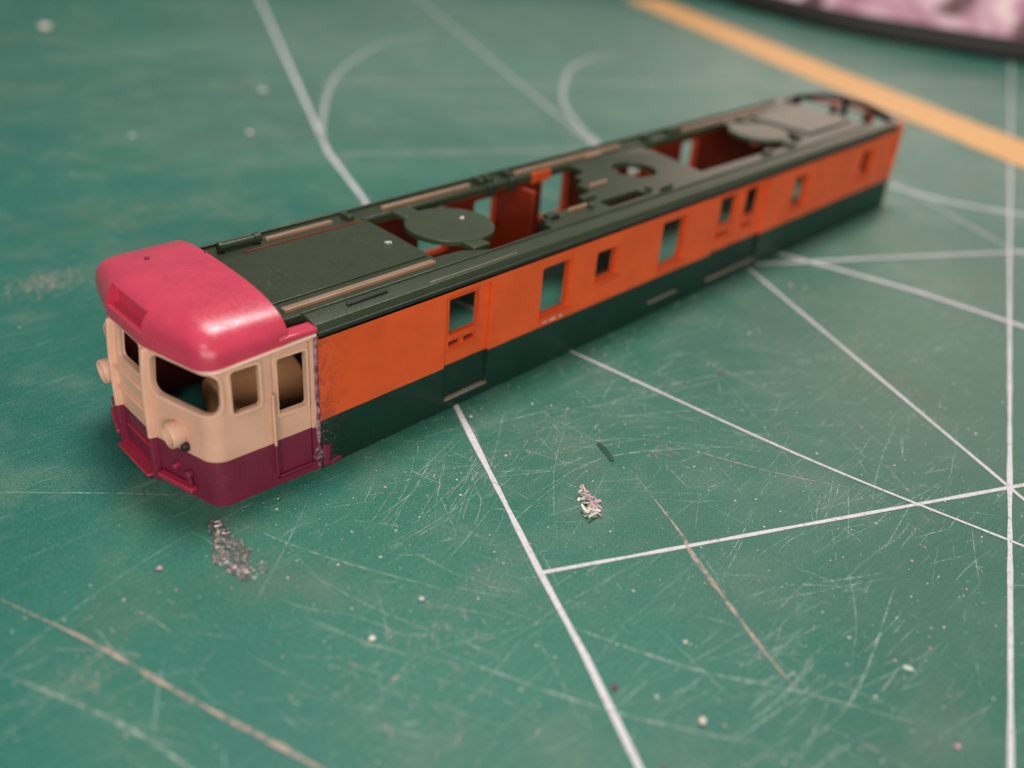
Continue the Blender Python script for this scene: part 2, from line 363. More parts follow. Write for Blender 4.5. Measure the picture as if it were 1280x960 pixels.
def flakes(name, pts, n, size, mats, label, cat, seed, spread=.05, zmax=.05):
    rs = random.Random(seed); bm = bmesh.new()
    for k in range(n):
        t = rs.random()*(len(pts)-1); i = int(t); a, c = Vector(pts[i]), Vector(pts[i+1]); p = a.lerp(c, t-i)+Vector((rs.gauss(0, spread), rs.gauss(0, spread)))
        s = size*rs.uniform(.35, 1.2); g = bmesh.ops.create_icosphere(bm, subdivisions=1, radius=s)
        e = Matrix.Rotation(rs.uniform(0, 6), 3, 'Z') @ Matrix.Rotation(rs.gauss(0, .4), 3, 'X'); mi = rs.randrange(len(mats)); sx, sy, sz = rs.uniform(.6, 2.8), rs.uniform(.3, .8), rs.uniform(.12, .4)
        z0 = rs.uniform(0, zmax)
        for v in g['verts']:
            q = v.co*(1+.5*noise.noise(v.co*90+Vector((k, 0, 0)))); q = e @ Vector((q.x*sx, q.y*sy, q.z*sz)); v.co = q+Vector((p.x, p.y, z0+s*.3))
        for f in {f for v in g['verts'] for f in v.link_faces}: f.material_index = mi
    lo = min(v.co.z for v in bm.verts); c0 = Vector((pts[0][0], pts[0][1], 0))
    for v in bm.verts: v.co.z -= lo-.002; v.co -= c0
    o = finish(name, bm, mats, None, 60); o.location = c0; return tag(o, label, cat)
flakes('plastic_shaving', [(2.56, -2.66), (2.50, -2.74), (2.46, -2.86), (2.40, -2.93), (2.34, -2.86)], 150, .024, ['crumb', 'crumb_grey', 'crumb_grey', 'crumb_pink'], 'ragged pale plastic shaving standing alone above the horizontal guide line', 'shaving', 5, .018, .06)
def smear():
    bm = bmesh.new(); n = 26; c = Vector((-.02, -1.36)); rs = random.Random(2)
    axis = (Vector((-.06, -1.73))-Vector((.1, -1.0))).normalized(); side = Vector((-axis.y, axis.x)); V = []
    for i in range(9):
        for j in range(n+1):
            s = (j/n-.5); p = c+axis*s*.78; wv = (.10+.035*math.sin(s*9+1)+.05*noise.noise(Vector((s*14, 2, 0))))*max(0, 1-(2*s)**4)**.5
            q = p+side*((i/8-.5)*2*wv+.02*noise.noise(Vector((s*20, 9, 1))))
            V.append(bm.verts.new((q.x, q.y, .007+.016*max(0, noise.noise(Vector((q.x*16, q.y*16, 0)))))))
    for i in range(8):
        for j in range(n): bm.faces.new((V[i*(n+1)+j], V[i*(n+1)+j+1], V[(i+1)*(n+1)+j+1], V[(i+1)*(n+1)+j]))
    t = NT('dried_glue_film'); nn = t.noise(26, 5, .8)
    t.setc(t.mix(t.ramp(nn, .45, .66), srgb((70, 96, 86)), srgb((208, 180, 188)))); t.rough(.3); t.bump(nn, .8, .02)
    t.link(t.ramp(t.noise(15, 5, .8), .36, .56, .1, .9), t.b.inputs['Alpha'])
    E_ = empty('dried_glue_smear', (-.02, -1.36, 0)); tag(E_, 'ragged pink and grey dried glue smear in front of the maroon cab corner', 'glue smear')
    o = finish('glue_film', bm, t.m, None, 60); o.parent = E_; o.matrix_parent_inverse = Matrix.Translation((.02, 1.36, 0))
    f = flakes('glue_flakes', [(.12, -1.02), (.03, -1.15), (-.08, -1.33), (-.12, -1.5), (-.1, -1.66), (.0, -1.74), (.08, -1.6)], 75, .012, ['crumb', 'crumb_pink', 'crumb_grey', 'crumb_pink'], None, None, 8, .028, .012)
    f.parent = E_; f.matrix_parent_inverse = Matrix.Translation((.02, 1.36, 0)); tag(f, kind='stuff')
smear()
bm = bmesh.new(); rs = random.Random(21)
for k in range(3400):
    if rs.random() < .75: p = Vector((rs.uniform(-2.5, 9), rs.uniform(-6.4, -1.0)))
    else: p = Vector((rs.uniform(-2, 18), rs.uniform(1.1, 15)))
    s = rs.lognormvariate(-5.35, .45); n = rs.choice((3, 4, 5)); a0 = rs.uniform(0, 6)
    vs = [bm.verts.new((p.x+s*math.cos(a0+6.283*i/n)*rs.uniform(.6, 1.4), p.y+s*math.sin(a0+6.283*i/n)*rs.uniform(.6, 1.4), .004)) for i in range(n)]
    tp = bm.verts.new((p.x, p.y, .004+s*.8)); mi = rs.choice((0, 1, 1, 1, 1, 2))
    for i in range(n): f = bm.faces.new((vs[i], vs[(i+1) % n], tp)); f.material_index = mi
o = finish('dust_specks', bm, ['crumb', 'crumb_grey', 'crumb_pink'], None, 0); tag(o, 'fine pale dust specks scattered over the cutting mat', 'dust', None, 'stuff')
# ---------------------------------------------------------------- the train shell
W = .965; H = 1.30; X0 = 1.12; X1 = 11.80; BAND = .475
T = empty('model_train_car', (6, 0, 0)); tag(T, 'unfinished orange and dark green model train shell with pink roofed cream and maroon cab', 'model train')
Tinv = Matrix.Translation((-6, 0, 0))
_fin = finish
def finish(name, bm, mats, parent=None, smooth=40, bevel=0, seg=2):
    o = _fin(name, bm, mats, parent, smooth, bevel, seg)
    if parent is T: o.matrix_parent_inverse = Tinv
    elif parent is not None: o.matrix_parent_inverse = Matrix.Identity(4)
    return o
def sub(o, parent):   # sub-part whose mesh is in world coordinates
    o.parent = parent; o.matrix_parent_inverse = Tinv @ Matrix.Identity(4) if parent is T else Matrix.Identity(4); return o
def side(s):
    sy = -s  # s=+1 near (y negative)
    f = lambda d0: (lambda x, z, w_: (x, sy*(W-d0-w_), z))
    wins = [(3.79, .59, 4.24, 1.13), (4.64, .75, 5.01, 1.08), (5.80, .59, 6.29, 1.14), (8.82, .64, 9.22, 1.09), (10.82, .72, 11.20, 1.10)]
    if s < 0: wins[0] = (3.79, .59, 4.24, 1.13)
    doors = [(2.50, .13, 3.08, 1.20), (6.93, .13, 8.10, 1.22)]
    holes = [rr(*q, .03) for q in wins]+[rr(*q, .06) for q in doors]
    outer = [(X0, 0), (X1, 0), (X1, H), (X0, H)]
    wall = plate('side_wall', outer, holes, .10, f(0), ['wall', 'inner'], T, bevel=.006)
    wall['label'] = 'orange and dark green side wall facing the camera' if s > 0 else 'orange and dark green side wall on the far side'
    for x0, z0, x1, z1 in wins:
        fr = plate('window_frame', rr(x0-.002, z0-.002, x1+.002, z1+.002, .02), [rr(x0+.018, z0+.02, x1-.018, z1-.018, .035)], .03, f(.022), ['orange', 'orange'], T, bevel=.004)
        # sloping sill
        bm = bmesh.new()
        yo, yi = sy*(W+.034), sy*(W-.055)
        vs = [bm.verts.new(p) for p in ((x0-.015, yo, z0-.006), (x1+.015, yo, z0-.006), (x1-.002, yi, z0+.020), (x0+.002, yi, z0+.020), (x0-.015, yo, z0-.045), (x1+.015, yo, z0-.045), (x1-.002, yi, z0-.02), (x0+.002, yi, z0-.02))]
        for q in ((0, 1, 2, 3), (4, 5, 6, 7), (0, 1, 5, 4), (1, 2, 6, 5), (2, 3, 7, 6), (3, 0, 4, 7)): bm.faces.new([vs[i] for i in q])
        sub(finish('sill', bm, 'orange', T, 30, .004), fr)
    for di, (x0, z0, x1, z1) in enumerate(doors):
        if di == 0:
            wh = [(2.565, .79, 2.93, 1.145)]; sl = [(2.575, .655, 2.735, .71), (2.765, .655, 2.925, .71)]; leaves = [(x0+.004, x1-.004, wh, sl)]
        else:
            leaves = [(x0+.004, 7.50, [(7.02, .80, 7.38, 1.16)], [(7.04, .655, 7.36, .70)]), (7.515, x1-.004, [(7.60, .80, 7.93, 1.16)], [(7.62, .655, 7.92, .70)])]
        for a, c, wh, sl in leaves:
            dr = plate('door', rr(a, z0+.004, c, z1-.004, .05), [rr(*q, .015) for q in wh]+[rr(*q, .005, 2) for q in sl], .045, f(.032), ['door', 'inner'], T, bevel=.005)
            for q in wh:
                sub(plate('window_frame', rr(q[0]-.016, q[1]-.016, q[2]+.016, q[3]+.016, .02), [rr(*q, .012)], .014, f(.022), ['orange', 'orange'], T, bevel=.003), dr)
                sub(b6('sill', q[0]-.01, q[2]+.01, sy*(W-.045), sy*(W-.008), q[1]-.04, q[1]-.012, 'orange', T, .006), dr)
            for q in sl:   # louvre backing
                sub(b6('louvre', q[0]-.01, q[2]+.01, sy*(W-.11), sy*(W-.086), q[1]-.01, q[3]+.01, 'maroon_inner', T, .003), dr)
                sub(b6('sill', q[0]-.02, q[2]+.02, sy*(W-.045), sy*(W-.012), q[1]-.035, q[1]-.012, 'orange', T, .005), dr)
        st = b6('door_step', x0+.02, x1-.01, sy*(W-.03), sy*(W+.016), z0-.02, z0+.004, 'tick' if s > 0 else 'green_low', T, .006)
    b6('side_step', 5.72, 6.28, sy*(W-.01), sy*(W+.02), .168, .192, 'tick', T, .006)
    b6('gutter', X0, X1, sy*(W-.02), sy*(W+.022), H-.035, H+.004, 'green_low', T, .008)
side(1); side(-1)
# ---------------------------------------------------------------- roof of the body
def rz(y):
    a = abs(y)
    if a > .935: return 1.352-.052*((a-.935)/.03)
    if a > .80: return 1.385-.033*(a-.80)/.135
    return 1.385+.012*(1-(a/.8)**2)
RT = .07
def roof_fn(x, y, w_): return (x, y, rz(y)-w_)
opA = [(2.70, -.57), (3.0, -.60), (3.28, -.74), (4.15, -.72), (4.18, -.58), (4.42, -.60), (4.46, -.46), (5.06, -.46), (5.08, -.28), (5.34, -.24), (5.36, -.02), (5.52, .02), (5.56, .18), (5.80, .24), (5.84, .50), (2.78, .50)]
opB = [(7.05, -.56), (8.55, -.60), (9.0, -.62), (9.62, -.56), (9.70, -.3), (9.72, .3), (9.62, .52), (7.25, .50), (7.18, .1)]
roof = plate('roof_panel', [(.91, -.77), (X0-.0, -.77), (X0-.0, -W), (11.28, -W), (11.28, W), (X0-.0, W), (X0-.0, .80), (.91, .80)], [opA, opB, circ(6.38, -.05, .27), rr(5.14, -.68, 5.82, -.52, .02)], RT, roof_fn,
             ['green', 'orange'], T, cuts_v=[-.955, -.935, -.8, -.5, 0, .5, .8, .935, .955], bevel=.005)
def ridge(name, x0, x1, y, w_, h, mat='worn', bevel=.008): return b6(name, x0, x1, y-w_/2, y+w_/2, rz(y)-.01, rz(y)+h, mat, T, bevel)  # 'worn' is the tan plastic painted for the warm glint on the ridges
ridge('roof_rail', 1.02, 2.62, -.655, .066, .028)
ridge('roof_rail', 1.72, 2.46, .635, .05, .03)
ridge('roof_rail', 3.08, 4.30, .635, .05, .036)
ridge('roof_rail', 5.02, 6.96, .635, .05, .036)
ridge('roof_rail', 8.2, 10.6, .635, .05, .03)
ridge('cantrail_ridge', 1.10, 11.2, -.775, .018, .016, 'green')
ridge('cantrail_ridge', 1.10, 11.2, .79, .022, .03, 'green')
ridge('cantrail_ridge', 2.75, 11.2, .53, .03, .014, 'green')
b6('exposed_plastic_edge', 1.40, 2.72, .499, .508, rz(.5)-.04, rz(.5)+.010, 'inner', T, .002)
b6('exposed_plastic_edge', 5.18, 5.50, .498, .53, rz(.5)-.1, rz(.5)+.016, 'orange', T, .004)
ridge('cover_plate', 1.0, 2.66, -.03, .98, .010, 'green', .006)
ridge('cover_plate', 9.85, 11.1, -.03, .98, .022, 'green', .012)
ridge('cover_strip', 1.5, 1.92, -.845, .03, .02, 'green_low', .006)
ridge('cover_strip', 2.35, 3.45, -.905, .010, .010, 'tick', .004)
# pipes and brackets on the far side
bm = bmesh.new(); cyl(bm, (1.28, .64, 1.435), (1.60, .64, 1.435), .036); cyl(bm, (1.24, .64, 1.435), (1.28, .64, 1.435), .046); cyl(bm, (1.6, .64, 1.435), (1.66, .64, 1.435), .046)
finish('pipe_coupling', bm, 'green', T, 40)
for x in (2.62, 4.42, 4.55, 4.86, 7.5, 8.05, 8.2):
    b6('bracket', x, x+.07, .57, .72, 1.37, 1.44+.02*(x > 4), 'green', T, .012)
for x in (4.46, 4.80):
    b6('bracket', x, x+.09, .46, .56, 1.28, 1.42, 'green_low', T, .012)
for x, y, lx, ly in ((4.28, -.52, .16, .1), (4.62, -.53, .3, .035), (4.9, -.56, .05, .12), (5.0, -.40, .22, .05), (5.42, -.16, .3, .04), (5.9, -.60, .06, .08), (6.02, -.70, .24, .02), (9.05, -.62, .16, .08), (8.4, -.63, .2, .06), (6.2, .56, .3, .05)):
    b6('bracket', x, x+lx, y-ly/2, y+ly/2, 1.37, 1.43, 'green' if lx < .25 else 'worn', T, .01)  # 'worn' is the tan glint plastic
b6('bracket', 4.22, 4.30, -.62, -.5, 1.22, 1.40, 'green_low', T, .01)
# round cover discs
def disc(cx, cy, r):
    bm = bmesh.new(); n = 56; prof = [(0, 1.425), (r*.86, 1.425), (r*.93, 1.424), (r*.985, 1.42), (r, 1.41), (r, 1.372), (r*.97, 1.366), (0, 1.366)]; rings = []
    for pr, z in prof:
        rings.append([bm.verts.new((cx+pr*math.cos(6.28318*k/n), cy+pr*math.sin(6.28318*k/n), z)) for k in range(n)] if pr else [bm.verts.new((cx, cy, z))])
    for a, c in zip(rings[:-1], rings[1:]):
        for k in range(n):
            k2 = (k+1) % n
            if len(a) == 1: bm.faces.new((a[0], c[k], c[k2]))
            elif len(c) == 1: bm.faces.new((a[k2], a[k], c[0]))
            else: bm.faces.new((a[k], a[k2], c[k2], c[k]))
    return finish('round_cover', bm, 'disc', T, 30)
d1 = disc(3.33, -.10, .445); d2 = disc(9.22, -.06, .42)
sub(b6('tab', 3.12, 3.34, -.66, -.45, 1.355, 1.41, 'disc', T, .01), d1)
sub(b6('tab', 3.10, 3.34, .30, .54, 1.355, 1.41, 'disc', T, .01), d1)
sub(b6('tab', 9.1, 9.3, -.64, -.44, 1.355, 1.41, 'disc', T, .01), d2)
sub(b6('tab', 9.2, 9.4, .32, .54, 1.355, 1.41, 'disc', T, .01), d2)
bm = bmesh.new()
for dx, dy, s in ((0, 0, .016), (.02, .012, .012), (-.015, .01, .01)):
    bmesh.ops.create_icosphere(bm, subdivisions=1, radius=s, matrix=Matrix.Translation((3.52+dx, -.08+dy, 1.432)))
tag(finish('crumb', bm, 'crumb', None, 0), 'tiny bright speck on the nearer round roof cover', 'speck')
bm = bmesh.new()
for dx, dy, s in ((0, 0, .018), (.03, .0, .013), (-.01, .02, .012), (.02, -.02, .01)):
    bmesh.ops.create_icosphere(bm, subdivisions=1, radius=s, matrix=Matrix.Translation((2.55+dx, -.1+dy, 1.412)))
tag(finish('crumb', bm, 'crumb_grey', None, 0), 'tiny pale shaving on the dark roof plate before the round cover', 'speck')
# interior partitions and floor-edge ribs, in bare orange plastic, the partition in its shade-darkened copy
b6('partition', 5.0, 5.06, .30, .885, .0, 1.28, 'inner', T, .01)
b6('interior_post', 7.95, 8.0, .78, .885, 0, 1.3, 'orange', T, .01)
b6('interior_rib', X0+.1, X1-.1, .855, .885, .02, .1, 'orange', T, .01)
b6('interior_rib', X0+.1, X1-.1, -.885, -.855, .02, .1, 'orange', T, .01)
# ---------------------------------------------------------------- curved end walls
def fillet(P, R, n=8):
    out = [Vector(P[0])]
    for i in range(1, len(P)-1):
        a, b_, c = Vector(P[i-1]), Vector(P[i]), Vector(P[i+1]); u1 = (a-b_).normalized(); u2 = (c-b_).normalized()
        th = u1.angle(u2); dd = R[i-1]/math.tan(th/2); p1, p2 = b_+u1*dd, b_+u2*dd
        cen = b_+(u1+u2).normalized()*(R[i-1]/math.sin(th/2))
        a1 = p1-cen; a2 = p2-cen; tot = a1.angle_signed(a2)
        for k in range(n+1):
            t = -tot*k/n; out.append(cen+Vector((a1.x*math.cos(t)-a1.y*math.sin(t), a1.x*math.sin(t)+a1.y*math.cos(t))))
    out.append(Vector(P[-1])); return out
class Plan:
    def __init__(s, P):
        s.P = P; s.U = [0]
        for a, b_ in zip(P[:-1], P[1:]): s.U.append(s.U[-1]+(b_-a).length)
        N = []
        for i in range(len(P)):
            t = (P[min(i+1, len(P)-1)]-P[max(i-1, 0)]).normalized(); N.append(Vector((-t.y, t.x)))
        s.N = N
    def at(s, u, off):
        u = min(max(u, 0), s.U[-1]); i = 0
        while i < len(s.U)-2 and s.U[i+1] < u: i += 1
        t = (u-s.U[i])/(s.U[i+1]-s.U[i]); p = s.P[i].lerp(s.P[i+1], t); n = s.N[i].lerp(s.N[i+1], t).normalized()
        return p+n*off, n
    def u_of(s, x=None, y=None, near=True):   # arc length where the curve has the given x on one side, or the given y on the front
        if y is not None:
            for i in range(len(s.P)-1):
                if min(s.P[i].y, s.P[i+1].y) <= y <= max(s.P[i].y, s.P[i+1].y) and abs(s.P[i].y-s.P[i+1].y) > 1e-6:
                    t = (y-s.P[i].y)/(s.P[i+1].y-s.P[i].y); return s.U[i]+t*(s.U[i+1]-s.U[i])
        return s.U[-1]-abs(s.P[-1].x-x) if near else abs(s.P[0].x-x)
CXB = 1.095
BEFORE = set(T.children)
poly = [(CXB-.07, .955), (.175, .955), (.0, .31), (.0, -.31), (.175, -.955), (CXB, -.955)]
front = Plan(fillet(poly, (.16, .12, .12, .16)))
def cab_fn(off=0):
    def f(u_, z, w_):
        p, n = front.at(u_, -(off-w_)) if False else front.at(u_, w_-off)
        # windscreen leans back, skirt tucks in
        k = abs(n.x); dx = k*(.10*max(0, z-.82)**1.15)
        tuck = .05*max(0, .3-z)**1.3
        return (p.x+dx+tuck*k, p.y*(1-tuck*.4), z)
    return f
# inward normal check
_p, _n = front.at(front.U[-1]/2, 0)
if _n.x < 0: front.N = [-n for n in front.N]
cuts = [q for q in front.U[1:-1]]
yU = lambda y: front.u_of(y=y); xN = lambda x: front.u_of(x=x); xF = lambda x: front.u_of(x=x, near=False)
ZT = 1.29
zbase = lambda x: 1.243+.062*max(0, min(1, (x-.2)/.85))
WN, WF = yU(-.90)+.115, yU(.90)-.115
holes = [rr(yU(-.345), .86, WN, 1.21, .09, 6), rr(WF, .86, yU(.345), 1.21, .09, 6), rr(yU(.20), .92, yU(-.20), 1.22, .05, 5),
         rr(xN(.355), .825, xN(.60), 1.205, .03), rr(xF(.60), .825, xF(.355), 1.205, .03),
         rr(xN(.70), .06, xN(1.045), 1.25, .02), rr(xF(.99), .06, xF(.70), 1.25, .02)]
holes[2] = rr(yU(.20), .93, yU(-.20), 1.22, .05, 5)
cabw = plate('cab_wall', [(0, 0), (front.U[-1], 0), (front.U[-1], ZT), (0, ZT)], holes, .045, cab_fn(), ['cab', 'maroon_inner'], T, cuts_u=cuts, cuts_v=[.2, .5, .82, .9, 1.0, 1.15], bevel=.008)
for (a, z0, c, z1, rr_, lab) in [(yU(-.345), .86, WN, 1.21, .09, 'windscreen_frame'), (WF, .86, yU(.345), 1.21, .09, 'windscreen_frame'), (yU(.20), .93, yU(-.20), 1.22, .05, 'window_frame'), (xN(.355), .825, xN(.60), 1.205, .03, 'window_frame'), (xF(.60), .825, xF(.355), 1.205, .03, 'window_frame')]:
    cu = [q for q in cuts if a-.03 < q < c+.03]
    sub(plate(lab, rr(a-.018, z0-.018, c+.018, z1+.018, rr_+.018, 5), [rr(a+.006, z0+.006, c-.006, z1-.006, rr_, 5)], .03, cab_fn(.014), ['cream', 'cream'], T, cuts_u=cu, bevel=.006), cabw)
for near in (True, False):
    a, c = (xN(.70)+.004, xN(1.045)-.004) if near else (xF(.99)+.004, xF(.70)-.004)
    m1, m2 = (xN(.75), xN(1.015)) if near else (xF(.955), xF(.75))
    dr = plate('cab_door', rr(a, .064, c, 1.246, .02), [rr(m1, .67, m2, 1.18, .025)], .05, cab_fn(-.014), ['cab', 'maroon_inner'], T, bevel=.006)
    sub(plate('window_frame', rr(m1-.018, .652, m2+.018, 1.198, .03), [rr(m1+.003, .673, m2-.003, 1.177, .025)], .024, cab_fn(.002), ['cream', 'cream'], T, bevel=.005), dr)
    y = -.955 if near else .955; sg = -1 if near else 1
    for x in (.685,):
        bm = bmesh.new(); cyl(bm, (x, y+sg*.035, .13), (x, y+sg*.035, .90), .0125, 12)
        for z in (.15, .88): cyl(bm, (x, y, z), (x, y+sg*.035, z), .011, 10)
        finish('grab_rail', bm, 'cab', T, 50)
    b6('door_step', .72, 1.04, y-.0, y+sg*.022, .085, .105, 'maroon', T, .006)
# gangway posts, ledges
for sgn in (1, -1):
    bm = bmesh.new(); y = sgn*.305
    for z0, z1 in ((0.03, .45), (.45, .82), (.82, 1.33)):
        pass
    vs = []
    for z in (.02, .3, .82, 1.0, 1.12, 1.225):
        dx = .10*max(0, z-.82)**1.15; xf = -.055+dx
        vs.append([bm.verts.new(p) for p in ((xf, y-.022, z), (xf, y+.022, z), (.02+dx, y+.032, z), (.02+dx, y-.032, z))])
    for a, c in zip(vs[:-1], vs[1:]):
        for k in range(4): bm.faces.new((a[k], a[(k+1) % 4], c[(k+1) % 4], c[k]))
    bm.faces.new(vs[0]); bm.faces.new(vs[-1])
    finish('gangway_post', bm, 'cab', T, 30, .02, 3)
for z, h in ((.80, .03), (.615, .022)):
    b6('gangway_ledge', -.028, .01, -.26, .26, z, z+h, 'cream', T, .01)
b6('gangway_ledge', -.02, .01, -.22, .22, .27, .285, 'rose', T, .006)
b6('gangway_footplate', -.10, .02, -.29, .29, .05, .075, 'rose', T, .01)
for sgn in (1, -1):   # lower step bars following the swept face
    bm = bmesh.new(); y0, y1 = sgn*.36, sgn*.74
    a, _ = front.at(yU(y0), -.03); c, _ = front.at(yU(y1), -.03); m = (a+c)/2; dv = c-a
    box(bm, (m.x-.005, m.y, .115), (dv.length, .07, .045), rz=math.atan2(dv.y, dv.x)); finish('lower_step', bm, 'rose', T, 40, .012)
    # ledge line below the windscreen
    bm = bmesh.new(); a, _ = front.at(yU(sgn*.36), -.004); c, _ = front.at(yU(sgn*.70), -.004); m = (a+c)/2; dv = c-a
    box(bm, (m.x, m.y, .835), (dv.length, .014, .012), rz=math.atan2(dv.y, dv.x)); finish('ledge', bm, 'cream', T, 40, .004)
    # hose boss
    bm = bmesh.new(); p, n = front.at(yU(sgn*.68), 0); q = p-n*.05
    cyl(bm, (p.x, p.y, .24), (q.x, q.y, .235), .034, 14); cyl(bm, (q.x+.02, q.y, .23), (q.x+.03, q.y, .15), .02, 12)
    finish('hose_coupling', bm, 'maroon', T, 50, .006)
    bm = bmesh.new(); p, n = front.at(yU(sgn*.55), 0); q = p-n*.05; cyl(bm, (p.x, p.y, .27), (q.x, q.y, .265), .022, 12); finish('pipe_stub', bm, 'rose', T, 50, .004)
    # headlight: open drum on a tapered housing
    p, n = front.at(yU(sgn*.60), 0); zc = .60; n3 = Vector((1, sgn*-.02, .06)).normalized()
    base = Vector((p.x+.06, p.y, zc)); prof = [(0.0, .075), (-.06, .098), (-.09, .106), (-.150, .107), (-.160, .101), (-.155, .090), (-.08, .082), (-.075, 0)]
    bm = bmesh.new(); nseg = 36; s1 = n3.cross(Vector((0, 0, 1))).normalized(); s2 = n3.cross(s1); rings = []
    for dd, rd in prof:
        rings.append([bm.verts.new(base+n3*dd+(s1*math.cos(6.28318*k/nseg)+s2*math.sin(6.28318*k/nseg))*rd) for k in range(nseg)] if rd else [bm.verts.new(base+n3*dd)])
    bm.faces.new(rings[0])
    for a, c in zip(rings[:-1], rings[1:]):
        for k in range(nseg):
            k2 = (k+1) % nseg
            bm.faces.new((a[k], a[k2], c[0]) if len(c) == 1 else (a[k], a[k2], c[k2], c[k]))
    hl = finish('headlight', bm, 'cream', T, 35)
    bm = bmesh.new(); q = base+n3*-.08; cyl(bm, q, q+n3*-.012, .055, 20); sub(finish('lamp_socket', bm, 'dark', T, 40), hl)
    # dark block painted for the shadowy notch below the headlight
    bm = bmesh.new(); box(bm, (p.x-.005, p.y-.085*(1 if sgn < 0 else -1), .505), (.06, .075, .075)); finish('tail_lamp_bracket', bm, 'dark', T, 40, .02)
# cream lip below the roof brow
bm = bmesh.new(); prev = None
for i in range(len(front.P)):
    p, n = front.P[i], front.N[i]; k = abs(n.x); dx = k*.10*(.42)**1.15
    ring = [bm.verts.new((p.x+n.x*o_+dx, p.y+n.y*o_, z)) for o_, z in ((-.022, zbase(p.x)-.026), (-.032, zbase(p.x)-.014), (-.026, zbase(p.x)+.002), (.03, zbase(p.x)+.002), (.03, zbase(p.x)-.026))]
    if prev:
        for j in range(5): bm.faces.new((prev[j], prev[(j+1) % 5], ring[(j+1) % 5], ring[j]))
    prev = ring
finish('eave_lip', bm, 'lip', T, 50)
# pink cab roof
def cab_roof():
    BX = .86; pol = [(BX, .97), (.165, .97), (-.0, .31), (-.0, -.31), (.165, -.97), (BX, -.97)]
    C = fillet(pol, (.20, .12, .12, .20), 12); Q = []
    for a, c in zip(C[:-1], C[1:]):
        n = max(1, int((c-a).length/.06)); Q += [a.lerp(c, k/n) for k in range(n)]
    Q.append(C[-1]); bm = bmesh.new(); K = 24; rows = []
    for c in Q:
        sx = .50
        S_ = Vector((max(c.x, sx) if c.x > .5 else sx, 0)); row = []
        for k in range(K+1):
            a = k/K*math.pi/2; fr = 1-math.cos(a)**(2/3.6) if k < K else 1; z = math.sin(a)**(2/3.0)
            p = c.lerp(S_, fr); zb = zbase(c.x); row.append(bm.verts.new((p.x, p.y, zb+(1.57-zb)*z+.03*(1-(p.y/.955)**2)*z)))
        rows.append(row)
    for a, c in zip(rows[:-1], rows[1:]):
        for k in range(K):
            bm.faces.new((a[k], a[k+1], c[k+1], c[k]))
    bmesh.ops.remove_doubles(bm, verts=bm.verts, dist=1e-5)
    # close back and bottom
    ed = [e for e in bm.edges if len(e.link_faces) == 1]; bmesh.ops.contextual_create(bm, geom=ed)
    o = finish('cab_roof', bm, 'pink', T, 35)
    # recess of the destination box above the gangway
    bc = bmesh.new(); box(bc, (-.07, 0, 1.43), (.36, .62, .165)); cu = finish('cutter', bc, 'pink', None, 0)
    m = o.modifiers.new('b', 'BOOLEAN'); m.object = cu; m.operation = 'DIFFERENCE'; m.solver = 'EXACT'
    bpy.context.view_layer.update(); dg = bpy.context.evaluated_depsgraph_get()
    me = bpy.data.meshes.new_from_object(o.evaluated_get(dg)); o.modifiers.clear(); o.data = me; me.set_sharp_from_angle(angle=math.radians(35))
    bpy.data.objects.remove(cu)
    bv = o.modifiers.new('bevel', 'BEVEL'); bv.width = .014; bv.segments = 3; bv.limit_method = 'ANGLE'; bv.angle_limit = math.radians(50)
    return o
CR = cab_roof()
for sgn in (1, -1): b6('eave_flange', .78, 1.12-.09*(sgn > 0), sgn*.84, sgn*.980, 1.302, 1.352, 'pink', T, .015)
for x, y in ((.42, .42), (.86, .27)):
    bm = bmesh.new(); cyl(bm, (x, y, 1.56), (x, y, 1.6015), .02, 14); finish('roof_hole', bm, 'maroon', T, 40)
# the cab was glued on slightly askew
YAW = Matrix.Translation((1.092, -.955, 0)) @ Matrix.Rotation(-.055, 4, 'Z') @ Matrix.Translation((-1.09, .955, 0))
for o in T.children:
    if o not in BEFORE: o.matrix_basis = YAW @ o.matrix_basis
# orange end lip of the body in front of the roof panel
b6('body_end_lip', .868, .905, -.74, .78, 1.22, 1.402, 'orange', T, .006)
# glue bead in the seam
def bead(y, s):
    bm = bmesh.new(); N = 46; prev = None
    for i in range(N+1):
        z = .0+1.33*i/N; wv = .017+.014*noise.noise(Vector((z*6, 0, s)))+(.05 if z < .3 else 0)*max(0, noise.noise(Vector((z*9, 4, 1)))+.3)
        o_ = .004+.010*noise.noise(Vector((z*8, 5, 0))); c = 1.097+.012*noise.noise(Vector((z*4, 9, 0)))
        ring = [bm.verts.new((c-wv, y+s*.001, z)), bm.verts.new((c-wv*.5, y+s*(.006+o_), z)), bm.verts.new((c+wv*.4, y+s*(.010+o_), z)), bm.verts.new((c+wv*1.2, y+s*.001, z)), bm.verts.new((c, y-s*.05, z))]
        if prev:
            for j in range(5): bm.faces.new((prev[j], prev[(j+1) % 5], ring[(j+1) % 5], ring[j]))
        prev = ring
    finish('glue_bead', bm, 'glue', T, 60)
bead(-.962, -1); bead(.962, 1)
bm = bmesh.new(); cyl(bm, (1.16, -.975, .02), (1.19, -.985, .22), .035, 10); cyl(bm, (1.16, -.97, .02), (1.30, -.975, .035), .02, 8)
bmesh.ops.subdivide_edges(bm, edges=bm.edges[:], cuts=3)
for v in bm.verts:
    v.co += .03*noise.noise_vector(v.co*12); v.co.y = -.966+(v.co.y+.975)*.25
finish('melted_plastic', bm, 'maroon', T, 60)
bm = bmesh.new(); rs = random.Random(4)
for k in range(16): bmesh.ops.create_icosphere(bm, subdivisions=1, radius=rs.uniform(.012, .026), matrix=Matrix.Translation((rs.uniform(3.82, 4.2), -.967, rs.uniform(.515, .56))) @ Matrix.Diagonal((1.6, .4, 1, 1)))
finish('glue_spots', bm, 'crumb', T, 60)['kind'] = 'stuff'
